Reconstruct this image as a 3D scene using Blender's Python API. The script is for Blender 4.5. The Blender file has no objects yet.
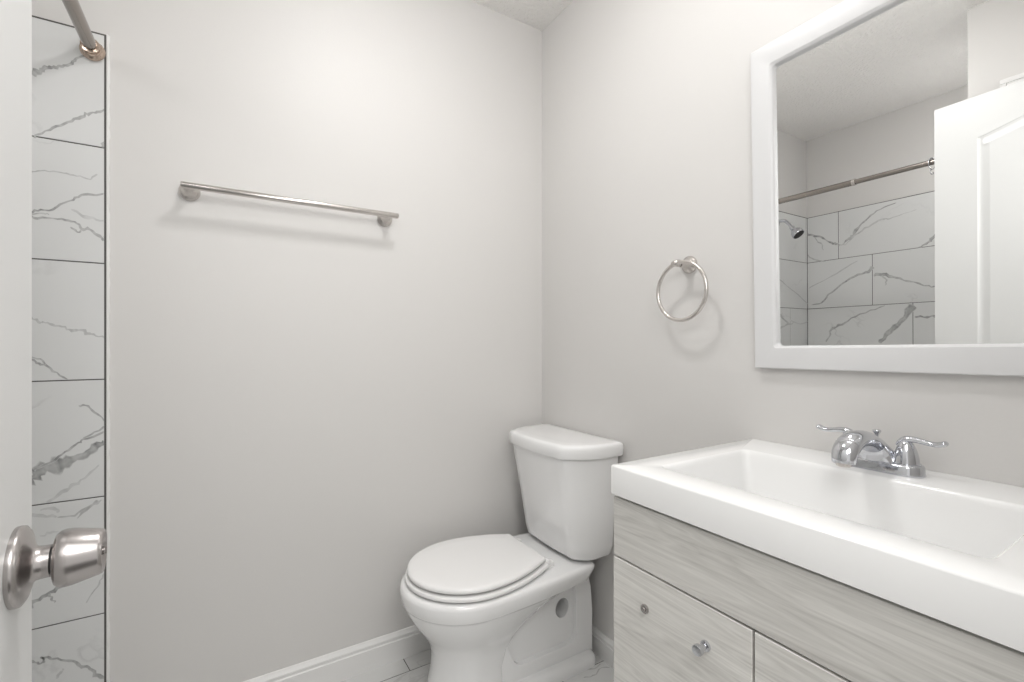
import bpy, bmesh, math, random
from mathutils import Vector, Matrix
random.seed(7)
S = bpy.context.scene
COL = S.collection
PI = math.pi

# ---------------------------------------------------------------- camera, light, exposure
CAM_H = 1.112
# light levels
EXPO, WORLD, HALL_W, DOME, BULB, FILL_W, SHOWER = 0.0, 0.85, 12.0, 53.0, 6.5, 5.8, 23.0
F_PX = 467.4
cam_d = bpy.data.cameras.new('camera')
cam = bpy.data.objects.new('camera', cam_d)
COL.objects.link(cam)
cam.location = (0, 0, CAM_H)
cam.rotation_euler = (PI/2, 0, -0.5526)
cam_d.sensor_width = 36
cam_d.lens = 36*F_PX/1024
cam_d.shift_y = 2.77/1024
cam_d.clip_start = 0.02
S.camera = cam

S.view_settings.view_transform = 'Standard'
S.view_settings.look = 'None'
S.view_settings.gamma = 1.0
S.view_settings.use_curve_mapping = False
S.view_settings.exposure = EXPO

world = bpy.data.worlds.new('world')
S.world = world
world.use_nodes = True
world.node_tree.nodes['Background'].inputs[0].default_value = (1.0, 0.985, 0.96, 1)
world.node_tree.nodes['Background'].inputs[1].default_value = WORLD

def area_light(name, loc, rot, sx, sy, power, color=(1, 1, 1)):
    d = bpy.data.lights.new(name, 'AREA')
    d.shape = 'RECTANGLE'
    d.size, d.size_y, d.energy, d.color = sx, sy, power, color
    o = bpy.data.objects.new(name, d)
    COL.objects.link(o)
    o.location, o.rotation_euler = loc, rot
    return o
# added soft fill through the doorway from the hallway, behind the camera
area_light('hallway_fill', (0.25, -0.95, 2.25), (math.radians(62), 0, math.radians(0)), 0.9, 0.6, HALL_W, (1.0, 0.985, 0.965))
# the vanity lamp and an added ceiling fill (vanity_light and ceiling_fill_lamp) are built with their fixtures at the end
# added soft fill light, just behind and above the camera in the doorway
area_light('camera_fill', (0.10, -0.05, 1.75), (math.radians(75), 0, -0.45), 0.60, 0.60, FILL_W, (1.0, 0.99, 0.975))

VEINS=[('b',[(-0.406,1.78),(-0.395,1.79),(-0.385,1.797),(-0.372,1.804),(-0.359,1.811),(-0.346,1.816),(-0.332,1.83),(-0.324,1.845),(-0.308,1.857)],[0.012,0.011,0.009,0.008,0.007,0.005,0.004,0.004,0.002],0.75),('b',[(-0.402,1.624),(-0.395,1.63),(-0.372,1.649),(-0.349,1.669),(-0.326,1.688),(-0.306,1.705),(-0.294,1.71),(-0.278,1.718),(-0.263,1.73)],[0.002,0.003,0.003,0.0035,0.005,0.007,0.004,0.0035,0.005],0.7),('b',[(-0.263,1.662),(-0.266,1.645),(-0.269,1.627)],[0.002,0.006,0.009],0.7),('b',[(-0.413,1.534),(-0.405,1.537),(-0.388,1.543),(-0.362,1.545),(-0.34,1.546),(-0.318,1.544),(-0.295,1.541),(-0.281,1.555)],[0.002,0.002,0.002,0.0024,0.0024,0.0024,0.003,0.002],0.5),('b',[(-0.413,1.437),(-0.405,1.439),(-0.388,1.446),(-0.364,1.452),(-0.349,1.468),(-0.331,1.479),(-0.311,1.494),(-0.267,1.506)],[0.004,0.004,0.003,0.003,0.003,0.003,0.0035,0.003],0.75),('b',[(-0.413,1.432),(-0.405,1.432),(-0.384,1.438),(-0.373,1.437)],[0.003,0.003,0.002,0.001],0.5),('b',[(-0.409,1.428),(-0.398,1.427),(-0.366,1.428),(-0.34,1.428),(-0.322,1.42),(-0.309,1.41),(-0.29,1.406),(-0.272,1.388),(-0.265,1.393)],[0.003,0.005,0.003,0.003,0.004,0.006,0.004,0.007,0.004],0.65),('b',[(-0.333,1.411),(-0.322,1.399),(-0.311,1.406)],[0.002,0.004,0.002],0.6),('b',[(-0.333,1.456),(-0.313,1.444),(-0.29,1.439),(-0.267,1.434)],[0.002,0.006,0.005,0.003],0.28),('b',[(-0.409,1.178),(-0.403,1.175),(-0.388,1.166),(-0.382,1.165),(-0.367,1.161),(-0.347,1.154),(-0.331,1.146),(-0.315,1.148),(-0.298,1.137),(-0.281,1.133),(-0.263,1.125)],[0.002,0.003,0.005,0.002,0.005,0.003,0.005,0.005,0.006,0.003,0.003],0.42),('b',[(-0.409,1.079),(-0.406,1.076),(-0.394,1.067),(-0.38,1.057),(-0.359,1.038),(-0.339,1.02)],[0.004,0.004,0.004,0.004,0.003,0.002],0.7),('b',[(-0.406,1.077),(-0.4,1.078),(-0.386,1.071),(-0.38,1.058)],[0.002,0.002,0.0025,0.003],0.6),('b',[(-0.417,0.771),(-0.407,0.777),(-0.388,0.795),(-0.358,0.808),(-0.331,0.814),(-0.304,0.83),(-0.281,0.844),(-0.267,0.856)],[0.018,0.019,0.026,0.03,0.02,0.016,0.013,0.004],0.85),('b',[(-0.4,0.797),(-0.394,0.802),(-0.362,0.821),(-0.34,0.839),(-0.318,0.857),(-0.306,0.865),(-0.266,0.881)],[0.003,0.004,0.004,0.0035,0.0035,0.004,0.003],0.75),('b',[(-0.309,0.867),(-0.29,0.879),(-0.266,0.895)],[0.002,0.003,0.003],0.6),('b',[(-0.318,0.953),(-0.302,0.952),(-0.286,0.933),(-0.266,0.909)],[0.003,0.003,0.003,0.002],0.6),('b',[(-0.379,0.716),(-0.353,0.733),(-0.331,0.748),(-0.309,0.762),(-0.276,0.794)],[0.004,0.006,0.007,0.004,0.004],0.32),('b',[(-0.411,0.697),(-0.405,0.69),(-0.385,0.681),(-0.358,0.676)],[0.004,0.006,0.006,0.004],0.3),('b',[(-0.39,0.699),(-0.363,0.695),(-0.358,0.684)],[0.003,0.006,0.003],0.3),('b',[(-0.358,0.672),(-0.33,0.672),(-0.301,0.686),(-0.271,0.701)],[0.002,0.003,0.004,0.003],0.5),('b',[(-0.321,0.663),(-0.301,0.684),(-0.278,0.7)],[0.002,0.004,0.005],0.5),('b',[(-0.411,0.463),(-0.405,0.467),(-0.385,0.479),(-0.36,0.49),(-0.335,0.501),(-0.307,0.515),(-0.267,0.555)],[0.008,0.008,0.008,0.007,0.005,0.004,0.002],0.72),('b',[(-0.373,0.484),(-0.369,0.473),(-0.362,0.459)],[0.002,0.004,0.003],0.6),('b',[(-0.304,0.441),(-0.287,0.467),(-0.275,0.491),(-0.266,0.512)],[0.002,0.002,0.0025,0.002],0.45),('b',[(-0.39,0.632),(-0.374,0.636),(-0.355,0.638)],[0.004,0.005,0.003],0.25),('b',[(-0.409,0.332),(-0.402,0.325),(-0.393,0.316),(-0.382,0.318),(-0.387,0.33),(-0.374,0.324),(-0.358,0.316),(-0.33,0.302),(-0.313,0.283),(-0.298,0.27),(-0.284,0.25),(-0.265,0.232)],[0.003,0.003,0.003,0.003,0.004,0.004,0.004,0.004,0.006,0.006,0.008,0.006],0.7),('b',[(-0.347,0.288),(-0.352,0.279),(-0.359,0.265)],[0.002,0.005,0.003],0.3),('t',[(1.6127,1.823),(1.5837,1.8057),(1.5305,1.7838),(1.4789,1.7438),(1.4453,1.7265),(1.4237,1.7207)],[0.005,0.008,0.008,0.006,0.008,0.004],0.75),('t',[(1.5658,1.7906),(1.5446,1.758),(1.5219,1.7348),(1.5134,1.6955)],[0.003,0.003,0.004,0.002],0.5),('t',[(1.6133,1.6873),(1.5753,1.6484),(1.5346,1.6327),(1.4964,1.6231)],[0.003,0.005,0.003,0.002],0.5),('t',[(1.4238,1.7078),(1.3927,1.7205),(1.3638,1.7423),(1.34,1.7647),(1.3011,1.819),(1.2556,1.8528),(1.2042,1.8839),(1.1266,1.9036)],[0.005,0.005,0.01,0.014,0.008,0.006,0.005,0.002],0.75),('t',[(1.4155,1.7137),(1.3799,1.7145),(1.3166,1.7689),(1.2558,1.8004),(1.1972,1.8221),(1.1617,1.8192),(1.1132,1.8282),(1.0334,1.8421)],[0.003,0.003,0.005,0.006,0.008,0.004,0.002,0.002],0.4),('t',[(1.0275,1.629),(0.9893,1.6464),(0.9705,1.6622),(0.9482,1.6944),(0.9095,1.7257),(0.8625,1.754)],[0.003,0.008,0.012,0.008,0.006,0.003],0.75),('t',[(1.6033,1.4591),(1.4969,1.5048),(1.4129,1.55),(1.3172,1.5997)],[0.003,0.003,0.004,0.002],0.4),('t',[(1.5857,1.3474),(1.5235,1.3601),(1.4802,1.4055),(1.3969,1.4748),(1.3176,1.5105),(1.2717,1.5224),(1.2389,1.5495)],[0.003,0.005,0.006,0.006,0.007,0.01,0.012],0.75),('t',[(1.2375,1.504),(1.1698,1.4887),(1.128,1.4734),(1.0607,1.4422),(0.9836,1.4078),(0.9465,1.4007),(0.8404,1.3821)],[0.012,0.012,0.007,0.005,0.004,0.004,0.003],0.75),('t',[(1.2055,1.4931),(1.1769,1.4673),(1.1799,1.4335)],[0.003,0.005,0.003],0.5),('t',[(1.4986,1.1041),(1.4779,1.1471),(1.4557,1.1932),(1.3979,1.219),(1.334,1.2615),(1.2427,1.2953),(1.1817,1.3155)],[0.006,0.007,0.009,0.006,0.005,0.005,0.003],0.65),('t',[(1.214,1.0997),(1.1708,1.1508),(1.1219,1.2088),(1.0879,1.2491),(1.0506,1.3097)],[0.01,0.014,0.014,0.016,0.022],0.8),('t',[(1.0455,1.2437),(0.9967,1.2429),(0.9555,1.2425),(0.887,1.2421)],[0.006,0.007,0.007,0.005],0.8),('b',[(-0.448,1.5789),(-0.6863,1.4919),(-0.8399,1.4318),(-1.0133,1.3589)],[0.004,0.005,0.004,0.004],0.5),('b',[(-0.7963,1.2425),(-0.9093,1.2235),(-1.0122,1.2404)],[0.004,0.005,0.004],0.35),('b',[(-0.6615,1.3133),(-0.6778,1.2772),(-0.7857,1.2199),(-0.8381,1.2338)],[0.006,0.012,0.008,0.004],0.6),('b',[(-0.7857,1.2199),(-0.6837,1.1948),(-0.6765,1.1397)],[0.008,0.012,0.006],0.55)]

# ---------------------------------------------------------------- materials
def new_mat(name):
    m = bpy.data.materials.new(name); m.use_nodes = True
    return m, m.node_tree.nodes, m.node_tree.links, m.node_tree.nodes['Principled BSDF']

def simple(name, col, rough=0.5, metal=0.0, coat=0.0, spec=0.5, bump=None, var=0.0):
    m, N, L, P = new_mat(name)
    P.inputs['Base Color'].default_value = (*col, 1)
    P.inputs['Roughness'].default_value = rough
    P.inputs['Metallic'].default_value = metal
    P.inputs['Coat Weight'].default_value = coat
    P.inputs['Specular IOR Level'].default_value = spec
    tc = N.new('ShaderNodeTexCoord')
    if var:
        n = N.new('ShaderNodeTexNoise'); n.inputs['Scale'].default_value = 3.0; n.inputs['Detail'].default_value = 4
        L.new(tc.outputs['Object'], n.inputs['Vector'])
        mx = N.new('ShaderNodeMix'); mx.data_type = 'RGBA'
        mx.inputs['A'].default_value = (*[c*(1-var) for c in col], 1)
        mx.inputs['B'].default_value = (*[min(1, c*(1+var)) for c in col], 1)
        L.new(n.outputs['Fac'], mx.inputs['Factor']); L.new(mx.outputs['Result'], P.inputs['Base Color'])
    if bump:
        sc, strength, dist, det = bump
        n = N.new('ShaderNodeTexNoise'); n.inputs['Scale'].default_value = sc; n.inputs['Detail'].default_value = det
        L.new(tc.outputs['Object'], n.inputs['Vector'])
        b = N.new('ShaderNodeBump'); b.inputs['Strength'].default_value = strength; b.inputs['Distance'].default_value = dist
        L.new(n.outputs['Fac'], b.inputs['Height']); L.new(b.outputs['Normal'], P.inputs['Normal'])
    return m

M = {}
M['paint'] = simple('warm_grey_wall_paint', (0.68, 0.667, 0.652), 0.48, spec=0.35, bump=(160, 0.10, 0.0015, 3), var=0.012)
M['ceiling'] = simple('textured_white_ceiling', (0.90, 0.885, 0.865), 0.9, spec=0.1, bump=(85, 1.0, 0.008, 3))
M['trim'] = simple('white_trim_paint', (0.80, 0.795, 0.785), 0.35, var=0.01)
M['door'] = simple('white_door_paint', (0.70, 0.705, 0.70), 0.38, bump=(90, 0.04, 0.001, 2))
M['frame'] = simple('white_mirror_frame_paint', (0.70, 0.70, 0.705), 0.32)
M['porcelain'] = simple('white_porcelain', (0.90, 0.90, 0.90), 0.08, coat=0.5)
M['plastic'] = simple('white_seat_plastic', (0.90, 0.895, 0.89), 0.22)
M['cultured'] = simple('white_cultured_marble', (0.87, 0.87, 0.865), 0.22, coat=0.3)
M['chrome'] = simple('polished_chrome', (0.62, 0.63, 0.66), 0.07, metal=1)
M['nickel'] = simple('brushed_nickel', (0.66, 0.625, 0.60), 0.27, metal=1)
M['nickel_light'] = simple('bright_brushed_nickel', (0.62, 0.59, 0.565), 0.24, metal=1)
M['knob'] = simple('satin_nickel_door_hardware', (0.47, 0.445, 0.435), 0.27, metal=1)
M['bronze'] = simple('warm_satin_rod_metal', (0.34, 0.31, 0.285), 0.20, metal=1)
M['bronze_light'] = simple('warm_polished_flange_metal', (0.58, 0.47, 0.39), 0.16, metal=1)
M['dark'] = simple('dark_rubber', (0.03, 0.03, 0.03), 0.6)
M['gap'] = simple('dark_cabinet_interior', (0.05, 0.045, 0.04), 0.8)
M['grout'] = simple('dark_grey_grout', (0.105, 0.10, 0.095), 0.85)
M['caulk'] = simple('white_caulk', (0.86, 0.86, 0.85), 0.5, bump=(220, 0.8, 0.002, 3))
M['bulb'] = simple('lit_frosted_globe', (0.9, 0.9, 0.9), 0.4)
pb = M['bulb'].node_tree.nodes['Principled BSDF']
pb.inputs['Emission Color'].default_value = (1.0, 0.99, 0.978, 1)
pb.inputs['Emission Strength'].default_value = BULB
m, N, L, P = new_mat('mirror_silvering')
P.inputs['Base Color'].default_value = (0.95, 0.955, 0.95, 1); P.inputs['Metallic'].default_value = 1; P.inputs['Roughness'].default_value = 0.0
M['mirror'] = m

def marble(name, base, dark, rough):
    """white marble-look porcelain: faint clouding, a few hair veins, and the vein attribute of the inlaid veins"""
    m, N, L, P = new_mat(name)
    P.inputs['Roughness'].default_value = rough
    tc = N.new('ShaderNodeTexCoord')
    off = N.new('ShaderNodeAttribute'); off.attribute_name = 'tile_offset'
    add = N.new('ShaderNodeVectorMath'); add.operation = 'ADD'
    L.new(tc.outputs['Object'], add.inputs[0]); L.new(off.outputs['Vector'], add.inputs[1])
    n1 = N.new('ShaderNodeTexNoise'); n1.inputs['Scale'].default_value = 4.0; n1.inputs['Detail'].default_value = 6
    L.new(add.outputs[0], n1.inputs['Vector'])
    # hair veins: |noise - .5| close to zero, masked by a second noise
    n2 = N.new('ShaderNodeTexNoise'); n2.inputs['Scale'].default_value = 2.2; n2.inputs['Detail'].default_value = 7; n2.inputs['Distortion'].default_value = 0.6
    L.new(add.outputs[0], n2.inputs['Vector'])
    s = N.new('ShaderNodeMath'); s.operation = 'SUBTRACT'; s.inputs[1].default_value = 0.5; L.new(n2.outputs['Fac'], s.inputs[0])
    a = N.new('ShaderNodeMath'); a.operation = 'ABSOLUTE'; L.new(s.outputs[0], a.inputs[0])
    r = N.new('ShaderNodeMapRange'); r.inputs['From Min'].default_value = 0.0; r.inputs['From Max'].default_value = 0.008
    r.inputs['To Min'].default_value = 1.0; r.inputs['To Max'].default_value = 0.0
    L.new(a.outputs[0], r.inputs['Value'])
    n3 = N.new('ShaderNodeTexNoise'); n3.inputs['Scale'].default_value = 5.0; L.new(add.outputs[0], n3.inputs['Vector'])
    r3 = N.new('ShaderNodeMapRange'); r3.inputs['From Min'].default_value = 0.5; r3.inputs['From Max'].default_value = 0.7
    r3.inputs['To Max'].default_value = 0.22
    L.new(n3.outputs['Fac'], r3.inputs['Value'])
    mu = N.new('ShaderNodeMath'); mu.operation = 'MULTIPLY'; L.new(r.outputs[0], mu.inputs[0]); L.new(r3.outputs[0], mu.inputs[1])
    mx = N.new('ShaderNodeMix'); mx.data_type = 'RGBA'
    mx.inputs['A'].default_value = (*[c*0.95 for c in base], 1); mx.inputs['B'].default_value = (*base, 1)
    L.new(n1.outputs['Fac'], mx.inputs['Factor'])
    va = N.new('ShaderNodeAttribute'); va.attribute_name = 'vein'
    # mottled strength along the inlaid vein
    n4 = N.new('ShaderNodeTexNoise'); n4.inputs['Scale'].default_value = 70; n4.inputs['Detail'].default_value = 3; L.new(tc.outputs['Object'], n4.inputs['Vector'])
    r4 = N.new('ShaderNodeMapRange'); r4.inputs['From Min'].default_value = 0.3; r4.inputs['From Max'].default_value = 0.6
    r4.inputs['To Min'].default_value = 0.6; r4.inputs['To Max'].default_value = 1.0
    L.new(n4.outputs['Fac'], r4.inputs['Value'])
    m2 = N.new('ShaderNodeMath'); m2.operation = 'MULTIPLY'; L.new(va.outputs['Fac'], m2.inputs[0]); L.new(r4.outputs[0], m2.inputs[1])
    mxx = N.new('ShaderNodeMath'); mxx.operation = 'MAXIMUM'; L.new(mu.outputs[0], mxx.inputs[0]); L.new(m2.outputs[0], mxx.inputs[1])
    m3 = N.new('ShaderNodeMix'); m3.data_type = 'RGBA'; m3.inputs['B'].default_value = (*dark, 1)
    L.new(mxx.outputs[0], m3.inputs['Factor']); L.new(mx.outputs['Result'], m3.inputs['A'])
    L.new(m3.outputs['Result'], P.inputs['Base Color'])
    return m
M['marble'] = marble('marble_wall_tile', (0.725, 0.73, 0.725), (0.11, 0.112, 0.112), 0.36)
M['floor_marble'] = marble('marble_floor_tile', (0.68, 0.68, 0.67), (0.16, 0.15, 0.14), 0.30)

def wood(name, tone=1.0, seed=0.0):
    m, N, L, P = new_mat(name)
    P.inputs['Roughness'].default_value = 0.48; P.inputs['Specular IOR Level'].default_value = 0.35
    tc = N.new('ShaderNodeTexCoord')
    mp = N.new('ShaderNodeMapping'); mp.inputs['Location'].default_value = (seed, seed*1.7, seed*0.6)
    mp.inputs['Rotation'].default_value = (math.radians(-4), 0, 0)
    mp.inputs['Scale'].default_value = (6.0, 1.0, 12.0)
    L.new(tc.outputs['Object'], mp.inputs['Vector'])
    n0 = N.new('ShaderNodeTexNoise'); n0.inputs['Scale'].default_value = 1.6; n0.inputs['Detail'].default_value = 3; n0.inputs['Distortion'].default_value = 1.1
    L.new(mp.outputs[0], n0.inputs['Vector'])
    mp2 = N.new('ShaderNodeMapping'); mp2.inputs['Scale'].default_value = (10, 4.0, 110)
    mp2.inputs['Rotation'].default_value = (math.radians(-4), 0, 0)
    L.new(tc.outputs['Object'], mp2.inputs['Vector'])
    n1 = N.new('ShaderNodeTexNoise'); n1.inputs['Scale'].default_value = 1.5; n1.inputs['Detail'].default_value = 5; n1.inputs['Roughness'].default_value = 0.65
    L.new(mp2.outputs[0], n1.inputs['Vector'])
    # cathedral figure: rings of the large noise
    ml = N.new('ShaderNodeMath'); ml.operation = 'MULTIPLY'; ml.inputs[1].default_value = 9.0; L.new(n0.outputs['Fac'], ml.inputs[0])
    fr = N.new('ShaderNodeMath'); fr.operation = 'PINGPONG'; fr.inputs[1].default_value = 0.5; L.new(ml.outputs[0], fr.inputs[0])
    ad = N.new('ShaderNodeMath'); ad.operation = 'MULTIPLY_ADD'; ad.inputs[1].default_value = 0.32; L.new(fr.outputs[0], ad.inputs[0]); 
    m1 = N.new('ShaderNodeMath'); m1.operation = 'MULTIPLY'; m1.inputs[1].default_value = 0.62; L.new(n1.outputs['Fac'], m1.inputs[0])
    L.new(m1.outputs[0], ad.inputs[2])
    ad2 = N.new('ShaderNodeMath'); ad2.operation = 'MULTIPLY_ADD'; ad2.inputs[1].default_value = 0.45; L.new(n0.outputs['Fac'], ad2.inputs[0]); L.new(ad.outputs[0], ad2.inputs[2])
    cr = N.new('ShaderNodeValToRGB')
    e = cr.color_ramp.elements
    e[0].position = 0.34; e[0].color = (0.37*tone, 0.36*tone, 0.34*tone, 1)
    e[1].position = 0.82; e[1].color = (0.60*tone, 0.59*tone, 0.565*tone, 1)
    x = cr.color_ramp.elements.new(0.56); x.color = (0.50*tone, 0.49*tone, 0.467*tone, 1)
    L.new(ad2.outputs[0], cr.inputs['Fac']); L.new(cr.outputs['Color'], P.inputs['Base Color'])
    b = N.new('ShaderNodeBump'); b.inputs['Strength'].default_value = 0.15; b.inputs['Distance'].default_value = 0.0008
    L.new(n1.outputs['Fac'], b.inputs['Height']); L.new(b.outputs['Normal'], P.inputs['Normal'])
    return m
M['wood_apron'] = wood('grey_oak_laminate_apron', 1.24, 0.0)
M['wood_door'] = wood('grey_oak_laminate_door', 1.38, 3.1)
M['wood_side'] = wood('grey_oak_laminate_side', 1.40, 5.3)

# ---------------------------------------------------------------- mesh helpers
def link(name, bm, mat, parent=None, smooth=False, angle=None, bevel=None):
    bmesh.ops.recalc_face_normals(bm, faces=bm.faces)
    me = bpy.data.meshes.new(name); bm.to_mesh(me); bm.free()
    for mm in (mat if isinstance(mat, (list, tuple)) else [mat]): me.materials.append(mm)
    if smooth or angle:
        for p in me.polygons: p.use_smooth = True
        me.set_sharp_from_angle(angle=math.radians(angle or 40))
    o = bpy.data.objects.new(name, me); COL.objects.link(o)
    if parent: o.parent = parent
    if bevel:
        b = o.modifiers.new('bevel', 'BEVEL'); b.width = bevel[0]; b.segments = bevel[1]; b.limit_method = 'ANGLE'; b.angle_limit = math.radians(35)
        b.harden_normals = False
        for p in me.polygons: p.use_smooth = True
        me.set_sharp_from_angle(angle=math.radians(50))
    return o

def box(bm, x0, x1, y0, y1, z0, z1, mi=0):
    vs = [bm.verts.new(p) for p in ((x0,y0,z0),(x1,y0,z0),(x1,y1,z0),(x0,y1,z0),(x0,y0,z1),(x1,y0,z1),(x1,y1,z1),(x0,y1,z1))]
    fs = []
    for f in ((3,2,1,0),(4,5,6,7),(0,1,5,4),(1,2,6,5),(2,3,7,6),(3,0,4,7)):
        q = bm.faces.new([vs[i] for i in f]); q.material_index = mi; fs.append(q)
    return vs

def loft(bm, rings, cap0=True, cap1=True, closed=True):
    R = [[bm.verts.new(p) for p in r] for r in rings]
    n = len(rings[0])
    for a, b in zip(R, R[1:]):
        for i in range(n if closed else n-1):
            j = (i+1) % n
            bm.faces.new((a[i], a[j], b[j], b[i]))
    if cap0: bm.faces.new(R[0][::-1])
    if cap1: bm.faces.new(R[-1])
    return R

def circle(c, r, ax, n=32, ry=None):
    """ring of points round the axis ax (a unit vector) at c"""
    ax = Vector(ax).normalized(); up = Vector((0, 0, 1)) if abs(ax.z) < 0.9 else Vector((1, 0, 0))
    u = ax.cross(up).normalized(); v = u.cross(ax).normalized(); ry = r if ry is None else ry
    return [tuple(Vector(c) + u*(r*math.cos(2*PI*i/n)) + v*(ry*math.sin(2*PI*i/n))) for i in range(n)]

def lathe(bm, c, ax, prof, n=32, caps=(True, True)):
    """prof: (distance along ax, radius)"""
    ax = Vector(ax).normalized()
    return loft(bm, [circle(Vector(c)+ax*d, max(r, 1e-4), ax, n) for d, r in prof], *caps)

def sweep(bm, pts, radii, n=20, side=None):
    """tube along pts; radii = (width, height) per point; side = fixed sideways vector"""
    P = [Vector(p) for p in pts]; rings = []
    for i, p in enumerate(P):
        t = (P[min(i+1, len(P)-1)] - P[max(i-1, 0)]).normalized()
        s = Vector(side) if side else t.cross(Vector((0, 0, 1)))
        s = (s - t*s.dot(t)).normalized(); w = s.cross(t).normalized()
        a, b = radii[i] if isinstance(radii[i], (tuple, list)) else (radii[i], radii[i])
        rings.append([tuple(p + s*(a*math.cos(2*PI*k/n)) + w*(b*math.sin(2*PI*k/n))) for k in range(n)])
    return loft(bm, rings)

def smooth_path(pts, k=6):
    """Catmull-Rom through pts (tuples of any length)"""
    out = []; n = len(pts)
    for i in range(n-1):
        p0, p1, p2, p3 = pts[max(i-1,0)], pts[i], pts[i+1], pts[min(i+2,n-1)]
        for j in range(k):
            t = j/k
            out.append(tuple(0.5*((2*b)+(-a+c)*t+(2*a-5*b+4*c-d)*t*t+(-a+3*b-3*c+d)*t**3) for a,b,c,d in zip(p0,p1,p2,p3)))
    out.append(tuple(pts[-1])); return out

def rrect(x0, x1, y0, y1, r, z, k=6):
    out = []
    for cx, cy, a0 in ((x1-r,y1-r,0),(x0+r,y1-r,90),(x0+r,y0+r,180),(x1-r,y0+r,270)):
        for i in range(k+1):
            a = math.radians(a0+90*i/k); out.append((cx+r*math.cos(a), cy+r*math.sin(a), z))
    return out

def empty(name, loc, label=None, cat=None, group=None, parent=None):
    o = bpy.data.objects.new(name, None); COL.objects.link(o); o.location = loc; o.empty_display_size = 0.05
    if label: tag(o, label, cat, group)
    if parent: o.parent = parent
    return o
def tag(o, label, cat, group=None):
    o['label'] = label; o['category'] = cat
    if group: o['group'] = group
    return o
def under(o, parent):
    """parent o and keep its world-space coordinates"""
    o.parent = parent; o.matrix_parent_inverse = parent_matrix(parent).inverted(); return o
def parent_matrix(p):
    m = p.matrix_basis.copy()
    if p.parent: m = parent_matrix(p.parent) @ p.matrix_parent_inverse @ m
    return m
def struct(name, bm, mat, **k):
    o = link(name, bm, mat, **k); o['kind'] = 'structure'; return o

# ---------------------------------------------------------------- the room
XR, YB, H = 1.148, 1.619, 2.438          # vanity wall, towel-bar wall, ceiling
XT = -1.020                              # wall behind the shower
XP, YP = -0.265, 0.637                   # closet block between shower and entrance
YF = 0.0                                 # entrance wall, inner face
XD0, XD1, HD = -0.155, 0.585, 2.055      # entrance doorway

def wall_box(name, *b):
    bm = bmesh.new(); box(bm, *b); return struct(name, bm, M['paint'])
wall_back = wall_box('wall_back', XT-0.1, XR+0.1, YB, YB+0.1, 0, H)
wall_right = wall_box('wall_right', XR, XR+0.1, YF-0.115, YB, 0, H)
wall_left = wall_box('wall_left', XT-0.1, XT, YP, YB, 0, H)
bm = bmesh.new(); box(bm, XT-0.1, XP, YF, YP, 0, H)
wall_closet = struct('wall_closet', bm, M['paint'])
bm = bmesh.new()
box(bm, XP-0.3, XD0, YF-0.115, YF, 0, H); box(bm, XD1, XR, YF-0.115, YF, 0, H); box(bm, XD0, XD1, YF-0.115, YF, HD, H)
wall_front = struct('wall_front', bm, M['paint'])
bm = bmesh.new(); box(bm, XT-0.1, XR+0.1, -0.115, YB+0.1, H, H+0.08)
struct('ceiling', bm, M['ceiling'])

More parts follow.
